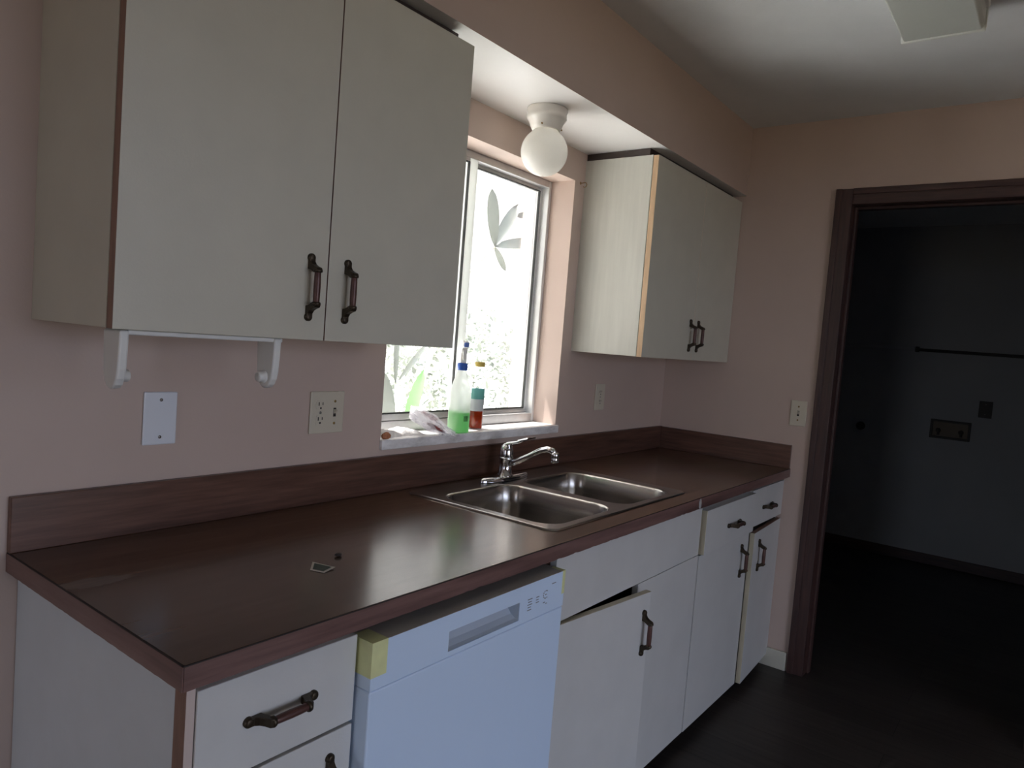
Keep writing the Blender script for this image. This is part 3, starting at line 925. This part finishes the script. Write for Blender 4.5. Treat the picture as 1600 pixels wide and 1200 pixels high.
# ------------------------------------------------------------------ things on the sill
# spray bottle
bx_, by_ = 1.302, .018
t = thing('spray_bottle', 'spray bottle with green liquid and blue collar on marble sill', 'bottle', (bx_, by_, SILL), 'bottles on the window sill')
R0 = .0365
shell = [(0, .001), (.034, .001), (R0, .005), (R0, .118), (.0355, .135), (.031, .155), (.024, .178), (.018, .198), (.015, .208), (.0145, .214)]
bm = B(); lathe(bm, shell, (bx_, by_, SILL), 32); obj('bottle', bm, M['frosted'], t)
bm = B(); lathe(bm, [(0, .003), (.033, .003), (.0352, .006), (.0352, .069), (0, .069)], (bx_, by_, SILL), 32); obj('liquid', bm, M['green_liquid'], t, label='bright green liquid')
bm = B(); lathe(bm, [(.0165, .208), (.0178, .210), (.0178, .228), (.015, .232), (0, .232)], (bx_, by_, SILL), 24); obj('collar', bm, M['blue_cap'], t, label='blue screw collar')
bm = B()
hz = SILL + .232
prism(bm, [(-.013, 0), (.012, 0), (.012, .028), (.017, .040), (.020, .050), (.038, .055), (.038, .068), (.026, .074), (-.020, .074), (-.028, .066), (-.022, .056), (-.013, .045)], (bx_, by_, hz), V((-.6, -.8, 0)), A_Z, V((.8, -.6, 0)), -.010, .010)
obj('trigger_head', bm, M['white_plastic'], t, bevel=.003)
bm = B()
prism(bm, [(.012, .046), (.018, .048), (.024, .030), (.030, .014), (.026, .010), (.018, .028)], (bx_, by_, hz), V((-.6, -.8, 0)), A_Z, V((.8, -.6, 0)), -.006, .006)
obj('trigger', bm, M['white_plastic'], t, bevel=.0015)
bm = B()
prism(bm, [(.038, .054), (.046, .055), (.046, .069), (.038, .070)], (bx_, by_, hz), V((-.6, -.8, 0)), A_Z, V((.8, -.6, 0)), -.007, .007)
obj('nozzle', bm, M['blue_cap'], t, bevel=.001, label='blue spray nozzle')
bm = B()
va = math.atan2(-.80, -.60)   # towards the room
for k, (a, w) in enumerate(((-.02, 1), (.05, 2), (.13, 1), (.20, 3), (.30, 1), (.37, 2), (.45, 1))):
    a0 = va + .28 + a; a1 = a0 + .028 * w
    for (q0, q1) in ((.040, .058),):
        p = [(bx_ + (R0 + .0003) * math.cos(u), by_ + (R0 + .0003) * math.sin(u), SILL + z) for u, z in ((a0, q0), (a1, q0), (a1, q1), (a0, q1))]
        bm.faces.new([bm.verts.new(q) for q in p])
obj('barcode', bm, M['barcode'], t, label='small black barcode')

# amber bottle
ax, ay = 1.432, .050
t = thing('soap_bottle', 'clear bottle with amber liquid, teal label and yellow cap on sill', 'bottle', (ax, ay, SILL), 'bottles on the window sill')
def lath2(bm, prof): lathe(bm, prof, (ax, ay, SILL), 32, sx=1.0, sy=.85)
r1 = .0255
bm = B(); lath2(bm, [(0, .001), (.023, .001), (r1, .005), (r1, .170), (.0245, .185), (.019, .203), (.0135, .214), (.0125, .222)]); obj('bottle', bm, M['pet'], t)
bm = B(); lath2(bm, [(0, .003), (.023, .003), (.0247, .006), (.0247, .062), (0, .062)]); obj('liquid', bm, M['amber_liquid'], t, label='amber liquid')
bm = B(); lath2(bm, [(r1 + .0004, .106), (r1 + .0004, .142)]); obj('label_band', bm, M['label_teal'], t, label='teal upper label')
bm = B(); lath2(bm, [(r1 + .0004, .064), (r1 + .0004, .106)]); obj('label_band', bm, M['label_white'], t, label='pale lower label')
bm = B(); lath2(bm, [(0, .236), (.017, .236), (.0195, .233), (.0195, .220), (.017, .219), (0, .219)]); obj('cap', bm, M['yellow_cap'], t, label='yellow screw cap')

# crumpled white paper
def crumple(x0, x1, y0, y1, z, h, seed, nx=26, ny=14, thick=.0008):
    rnd = random.Random(seed)
    ph = [(rnd.uniform(20, 70), rnd.uniform(20, 90), rnd.uniform(0, 6.3)) for _ in range(6)]
    bm = B(); g = []
    for i in range(nx + 1):
        row = []
        for j in range(ny + 1):
            u, w = i / nx, j / ny
            x = x0 + (x1 - x0) * u + rnd.uniform(-1, 1) * .002
            y = y0 + (y1 - y0) * w + rnd.uniform(-1, 1) * .002
            s = sum(abs(math.sin(a * x + b * y + c)) for a, b, c in ph) / 6
            e = min(u, 1 - u, w, 1 - w) * 4
            row.append(bm.verts.new((x, y, z + .0012 + h * s * min(1, e + .05) + rnd.uniform(0, .0015))))
        g.append(row)
    for i in range(nx):
        for j in range(ny):
            bm.faces.new((g[i][j], g[i + 1][j], g[i + 1][j + 1], g[i][j + 1]))
    geom = bmesh.ops.solidify(bm, geom=bm.faces[:], thickness=thick)
    return bm
tag(obj('crumpled_paper', crumple(.950, 1.135, .0, .090, SILL, .026, 3), M['paper']), 'crumpled white paper lying at the left end of marble sill', 'paper')
bm = B()
bmesh.ops.create_icosphere(bm, subdivisions=3, radius=1)
rnd = random.Random(5)
for v in bm.verts:
    k = 1 + .25 * math.sin(9 * v.co.x + 4 * v.co.y) * math.cos(7 * v.co.z)
    v.co = V((.957 + v.co.x * .016 * k, -.004 + v.co.y * .009 * k, SILL + .010 + max(-.009, v.co.z * .010 * k)))
tag(obj('rusty_scrap', bm, M['rust'], smooth=True), 'small rusty orange scrap at the left corner of marble sill', 'scrap')
# plastic bag leaning on the sill, dark red contents inside
t = thing('plastic_packet', 'crinkled clear plastic packet with dark red contents standing on sill', 'plastic bag', (1.19, .02, SILL))
rnd = random.Random(11)
def bag_pt(u, w, k):
    """u along the packet, w across, k side"""
    p = V((1.108, .055, 1.142)).lerp(V((1.215, -.048, 1.073)), u)
    c = V((.62, .55, .55)).normalized()
    n = V((-.5, -.6, .62)).normalized()
    wid = .030 + .022 * math.sin(PI * min(1, u * 1.15)) - .016 * u
    q = p + c * (w - .5) * 2 * wid
    q += n * k * (.016 * math.sin(PI * u) * math.sin(PI * w) + .003) + n * .004 * math.sin(19 * u + 13 * w + 3 * k)
    q.z = max(q.z, SILL + .0018)
    return q
bm = B()
nu, nw = 22, 12
for k in (1, -1):
    g = [[bm.verts.new(bag_pt(i / nu, j / nw, k) + V((rnd.uniform(-1, 1), rnd.uniform(-1, 1), 0)) * .001) for j in range(nw + 1)] for i in range(nu + 1)]
    for i in range(nu):
        for j in range(nw):
            bm.faces.new((g[i][j], g[i + 1][j], g[i + 1][j + 1], g[i][j + 1]))
obj('film', bm, M['film'], t)
bm = B()
ax_ = (V((1.215, -.048, 1.073)) - V((1.108, .055, 1.142))).normalized()
for cu, cw, ln in ((.58, .30, .034), (.42, .74, .030)):
    q_ = ax_.to_track_quat('Z', 'Y').to_matrix().to_4x4()
    bmesh.ops.create_icosphere(bm, subdivisions=3, radius=1, matrix=Matrix.Translation(bag_pt(cu, cw, .3)) @ q_ @ Matrix.Diagonal((.010, .007, ln, 1)))
for v in bm.verts: v.co.z = max(v.co.z, SILL + .003)
obj('contents', bm, M['red_content'], t, smooth=True, label='dark red contents')

# ------------------------------------------------------------------ scraps on the counter
t = thing('stamp_scrap', 'small curled cream paper scrap with dark print on brown counter', 'paper scrap', (.413, -.446, ZT))
Cn = [V((.398, -.409, ZT + .003)), V((.412, -.462, ZT + .003)), V((.379, -.470, ZT + .0008)), V((.369, -.440, ZT + .0008))]
bm = B()
a_ = [bm.verts.new(p) for p in Cn]; b_ = [bm.verts.new(p + V((0, 0, .0006))) for p in Cn]
bm.faces.new(a_[::-1]); bm.faces.new(b_)
for i in range(4): bm.faces.new((a_[i], a_[(i + 1) % 4], b_[(i + 1) % 4], b_[i]))
obj('paper', bm, M['cream_paper'], t)
ctr = sum(Cn, V((0, 0, 0))) / 4
bm = B()
q = [ctr.lerp(p, .76) + V((0, 0, .0009)) for p in Cn]
bm.faces.new([bm.verts.new(p) for p in q])
obj('print', bm, M['stamp'], t, label='dark green printed centre')
bm = B()
bmesh.ops.create_icosphere(bm, subdivisions=2, radius=1)
for v in bm.verts: v.co = V((.467 + v.co.x * .009 * (1 + .3 * v.co.y), -.405 + v.co.y * .006, ZT + .004 + v.co.z * .0038))
tag(obj('dark_crumb', bm, M['crumb'], smooth=True), 'tiny dark crumb beside the paper scrap on counter', 'crumb')

# ------------------------------------------------------------------ laundry room fittings on the far wall
t = thing('washer_outlet_box', 'recessed dark washer hookup box on dim laundry wall', 'washer box', (LX - .02, -.995, .992))
by0, by1, bz0, bz1 = -1.120, -.870, .925, 1.060
bm = B()
for y0, y1, z0, z1 in ((by0, by0 + .016, bz0, bz1), (by1 - .016, by1, bz0, bz1), (by0 + .016, by1 - .016, bz0, bz0 + .016), (by0 + .016, by1 - .016, bz1 - .016, bz1)):
    box(bm, LX - .022, LX - .0005, y0, y1, z0, z1)
obj('frame', bm, M['box_dark'], t, bevel=.002)
obj('back', bx(LX - .004, LX - .0006, by0 + .016, by1 - .016, bz0 + .016, bz1 - .016), M['valve'], t)
for y in (-.925, -1.065):
    bm = B()
    lathe(bm, [(.012, 0), (.012, .012), (.007, .014), (.007, .03), (.016, .032), (.016, .038), (0, .038)], (LX - .004, y, .985), 14, axis=NX)
    tube(bm, [(LX - .018, y, .985), (LX - .018, y, .95)], .008, 10)
    obj('valve', bm, M['box_dark'], t)
t = thing('dryer_outlet', 'round dark dryer outlet on dim laundry wall', 'outlet', (LX - .003, -.408, .946))
obj('plate', bx(LX - .006, LX - .0005, -.470, -.346, .895, .997), M['laundry'], t, bevel=.002)
bm = B(); lathe(bm, [(.032, 0), (.032, .006), (.024, .008), (0, .008)], (LX - .006, -.408, .946), 24, axis=NX); obj('socket', bm, M['slot'], t)
t = thing('laundry_wall_plate', 'small plate right above the washer box on laundry wall', 'wall plate', (LX - .003, -1.192, 1.165))
obj('plate', bx(LX - .007, LX - .0005, -1.232, -1.152, 1.105, 1.222), M['box_dark'], t, bevel=.002)
screw(t, (LX - .007, -1.192, 1.2), NX); screw(t, (LX - .007, -1.192, 1.13), NX)
tag(obj('shelf_cleat', bx(LX - .035, LX - .0005, -.720, -.013, 1.545, 1.572), M['laundry'], bevel=.003), 'pale wood cleat on laundry wall, left of the thin rail', 'shelf cleat')
bm = B(); tube(bm, [(LX - .016, -.735, 1.553), (LX - .016, -2.2, 1.543)], .012, 10)
box(bm, LX - .03, LX - .0005, -.745, -.722, 1.535, 1.575)
tag(obj('shelf_rail', bm, M['box_dark']), 'thin dark rail along dim laundry wall', 'rail')

# ------------------------------------------------------------------ outside
struct(obj('ground', bx(XL - .1, 30, -.2, 30, -.30, -.15), M['ground'], loc=(0, 0, -.15)), 'pale sunlit ground outside', 'ground')
bm = B()
box(bm, -30, XL - .1, -30, 30, -.30, -.15); box(bm, XL - .1, 30, -30, -.2, -.30, -.15)
struct(obj('dark_ground', bm, M['dark_ground'], loc=(0, 0, -.15)), 'unseen dark ground behind the house, added to cut bounce light', 'dark_ground')  # unseen dark ground, put in to weaken sun bounce into the room
struct(obj('eave', bx(XL - .5, LX + .5, WT, .508, 2.215, 2.40), M['stucco'], loc=(0, .5, 2.3)), 'pale roof eave above the window outside', 'eave')

def leaf(bm, base, tip, width, normal, droop=.0, n=9, rounded=.35):
    base, tip, N = V(base), V(tip), V(normal).normalized()
    d = tip - base; side = d.cross(N).normalized()
    rows = []
    for i in range(n + 1):
        u = i / n
        w = width * (math.sin(PI * u ** 1.15) ** .5 if 0 < u < 1 else .05)
        c = base + d * u + N * (-droop * u * u + .10 * width * math.sin(PI * u))
        rows.append([bm.verts.new(c + side * w * k * .5 + N * (abs(k) * width * .12)) for k in (-1, 0, 1)])
    for a, b in zip(rows, rows[1:]):
        for k in range(2):
            f = bm.faces.new((a[k], a[k + 1], b[k + 1], b[k])); f.smooth = True

# camera vectors, used only for placing the plants that stand in sight of the window
CP = V((-.5106, -1.5577, 1.3919))
F_ = V((.79761603, .60005278, -.06119912)); R_v = V((.60316319, -.79378036, .07814676)); U_ = V((.00168648, .09924417, .99506168))
FPX = 1121.51
def at(px, py, y):
    d_ = F_ + R_v * ((px - 800) / FPX) - U_ * ((py - 600) / FPX)
    return CP + d_ * ((y - CP.y) / d_.y)
Yp = .95
t = thing('broad_leaf_plant', 'grey-green plant with paddle-shaped leaves outside the right pane', 'plant', (2.4, Yp, -.15), 'plants outside the window')
hub = at(773, 386, Yp)
for tip, w, dy in (((769, 296), .066, 0), ((810, 320), .070, .03), ((842, 379), .075, .02), ((790, 424), .036, -.02)):
    bm = B(); leaf(bm, hub, at(*tip, Yp + dy), w, -F_ * 1 + V((0, 0, .25)), .0)
    obj('leaf', bm, M['leaf'], t)
bm = B(); leaf(bm, at(806, 338, Yp + .05), at(846, 336, Yp + .08), .05, -F_, 0); obj('leaf', bm, M['leaf'], t)
bm = B(); tube(bm, [hub, at(738, 420, Yp + .02), at(700, 470, Yp + .05), V((2.0, Yp + .1, .6)), V((1.95, Yp + .1, -.15))], [.006, .008, .010, .014, .02], 8)
obj('stem', bm, M['stem'], t)

t = thing('strap_leaf_plant', 'green plant with long strap leaves outside the left pane', 'plant', (1.75, .8, -.15), 'plants outside the window')
for p0, p1, w, y, m in (((628, 690), (662, 578), .060, .8, 'leaf_bright'), ((622, 596), (668, 536), .026, .75, 'leaf'), ((612, 700), (600, 580), .075, .85, 'leaf'), ((618, 600), (621, 520), .026, .85, 'leaf')):
    bm = B(); leaf(bm, at(*p0, y), at(*p1, y + .05), w, -F_, 0)
    obj('leaf', bm, M[m], t)
bm = B(); tube(bm, [at(626, 672, .80), at(624, 720, .80), V((1.75, .8, .4)), V((1.75, .8, -.15))], [.006, .01, .014, .02], 8)
tube(bm, [at(622, 597, .75), at(624, 720, .80)], .005, 8); tube(bm, [at(618, 600, .85), at(624, 720, .80)], .005, 8); tube(bm, [at(612, 698, .85), at(624, 725, .80)], .005, 8)
obj('stem', bm, M['stem'], t)

def shrub(cx, cy, rx, ry, h, n, seed, label):
    rnd = random.Random(seed)
    t = thing('leafy_shrub', label, 'shrub', (cx, cy, -.15), 'pale shrubs beyond the window')
    bm = B(); st = B()
    for k in range(7):
        a = rnd.uniform(0, 6.3)
        tube(st, [(cx, cy, -.15), (cx + .3 * rx * math.cos(a), cy + .3 * ry * math.sin(a), h * .3), (cx + .5 * rx * math.cos(a), cy + .5 * ry * math.sin(a), h * .5)], [.016, .010, .005], 6)
    for i in range(n):
        a = rnd.uniform(0, 6.3); e = math.asin(rnd.uniform(-.3, 1)); q = rnd.uniform(.6, 1)
        p = V((cx + rx * q * math.cos(a) * math.cos(e), cy + ry * q * math.sin(a) * math.cos(e), h * .45 + h * .55 * q * math.sin(e)))
        dd = V((rnd.uniform(-1, 1), rnd.uniform(-1, 1), rnd.uniform(-.6, .8))).normalized()
        leaf(bm, p, p + dd * rnd.uniform(.05, .09), rnd.uniform(.025, .045), V((rnd.uniform(-1, 1), rnd.uniform(-1, 1), 1)), .01, 4)
    obj('foliage', bm, M['leaf_pale'], t)
    obj('stem', st, M['stem'], t)
shrub(2.9, 2.1, .8, .6, 1.55, 1500, 21, 'pale leafy shrub beyond the left pane, nearer one')
shrub(4.5, 2.9, .9, .8, 1.75, 1700, 22, 'pale leafy shrub beyond the right pane, farther one')

# ------------------------------------------------------------------ daylight
w = bpy.data.worlds.new('World'); SC.world = w; w.use_nodes = True
nt = w.node_tree
bg = nt.nodes['Background']
# hazy white sky towards the sun, bluer on the far side of the house
tc = nt.nodes.new('ShaderNodeTexCoord'); sx = nt.nodes.new('ShaderNodeSeparateXYZ')
L(nt, tc.outputs['Generated'], sx.inputs[0])
mr = nt.nodes.new('ShaderNodeMapRange'); L(nt, sx.outputs['Y'], mr.inputs[0])
mr.inputs[1].default_value = -.7; mr.inputs[2].default_value = .7
L(nt, ramp(nt, mr.outputs[0], [(0, (.66, .76, 1.0)), (.45, (.70, .79, 1.0)), (1, (1.0, .98, .94))]), bg.inputs[0])
ms = nt.nodes.new('ShaderNodeMapRange'); L(nt, mr.outputs[0], ms.inputs[0])
ms.inputs[3].default_value = 5.6; ms.inputs[4].default_value = 1.9
L(nt, ms.outputs[0], bg.inputs[1])
sun = bpy.data.lights.new('sun', 'SUN'); sun.energy = 33; sun.angle = .01; sun.color = (1, .975, .94)
so = bpy.data.objects.new('sun', sun); COL.objects.link(so)
so.rotation_euler = V((.15, -.40, -.92)).to_track_quat('-Z', 'Y').to_euler()
def portal(name, loc, sx, sy, rot):
    l = bpy.data.lights.new(name, 'AREA'); l.shape = 'RECTANGLE'; l.size = sx; l.size_y = sy
    l.cycles.is_portal = True
    o = bpy.data.objects.new(name, l); COL.objects.link(o); o.location = loc; o.rotation_euler = rot
portal('window_portal', ((W0 + W1) / 2, WT + .01, (WZ0 + WZ1) / 2), W1 - W0, WZ1 - WZ0, (-PI / 2, 0, 0))
portal('side_portal', (XL - .11, (LD0 + LD1) / 2, PZ / 2), PZ, LD1 - LD0, (0, -PI / 2, 0))
portal('patio_portal', ((PX0 + PX1) / 2, YF - .13, PZ / 2), PX1 - PX0, PZ, (PI / 2, 0, 0))

# ------------------------------------------------------------------ camera
cam = bpy.data.cameras.new('camera'); cam.sensor_width = 36; cam.lens = 36 * FPX / 1600; cam.clip_start = .02
co = bpy.data.objects.new('camera', cam); COL.objects.link(co)
co.matrix_world = Matrix(((R_v.x, U_.x, -F_.x, CP.x), (R_v.y, U_.y, -F_.y, CP.y), (R_v.z, U_.z, -F_.z, CP.z), (0, 0, 0, 1)))
SC.camera = co

vs = SC.view_settings
vs.view_transform = 'Standard'; vs.look = 'None'; vs.gamma = 1; vs.use_curve_mapping = False
vs.exposure = 0
SC.cycles.use_denoising = True
SC.cycles.max_bounces = 10; SC.cycles.diffuse_bounces = 6; SC.cycles.transparent_max_bounces = 16
SC.cycles.sample_clamp_indirect = 6
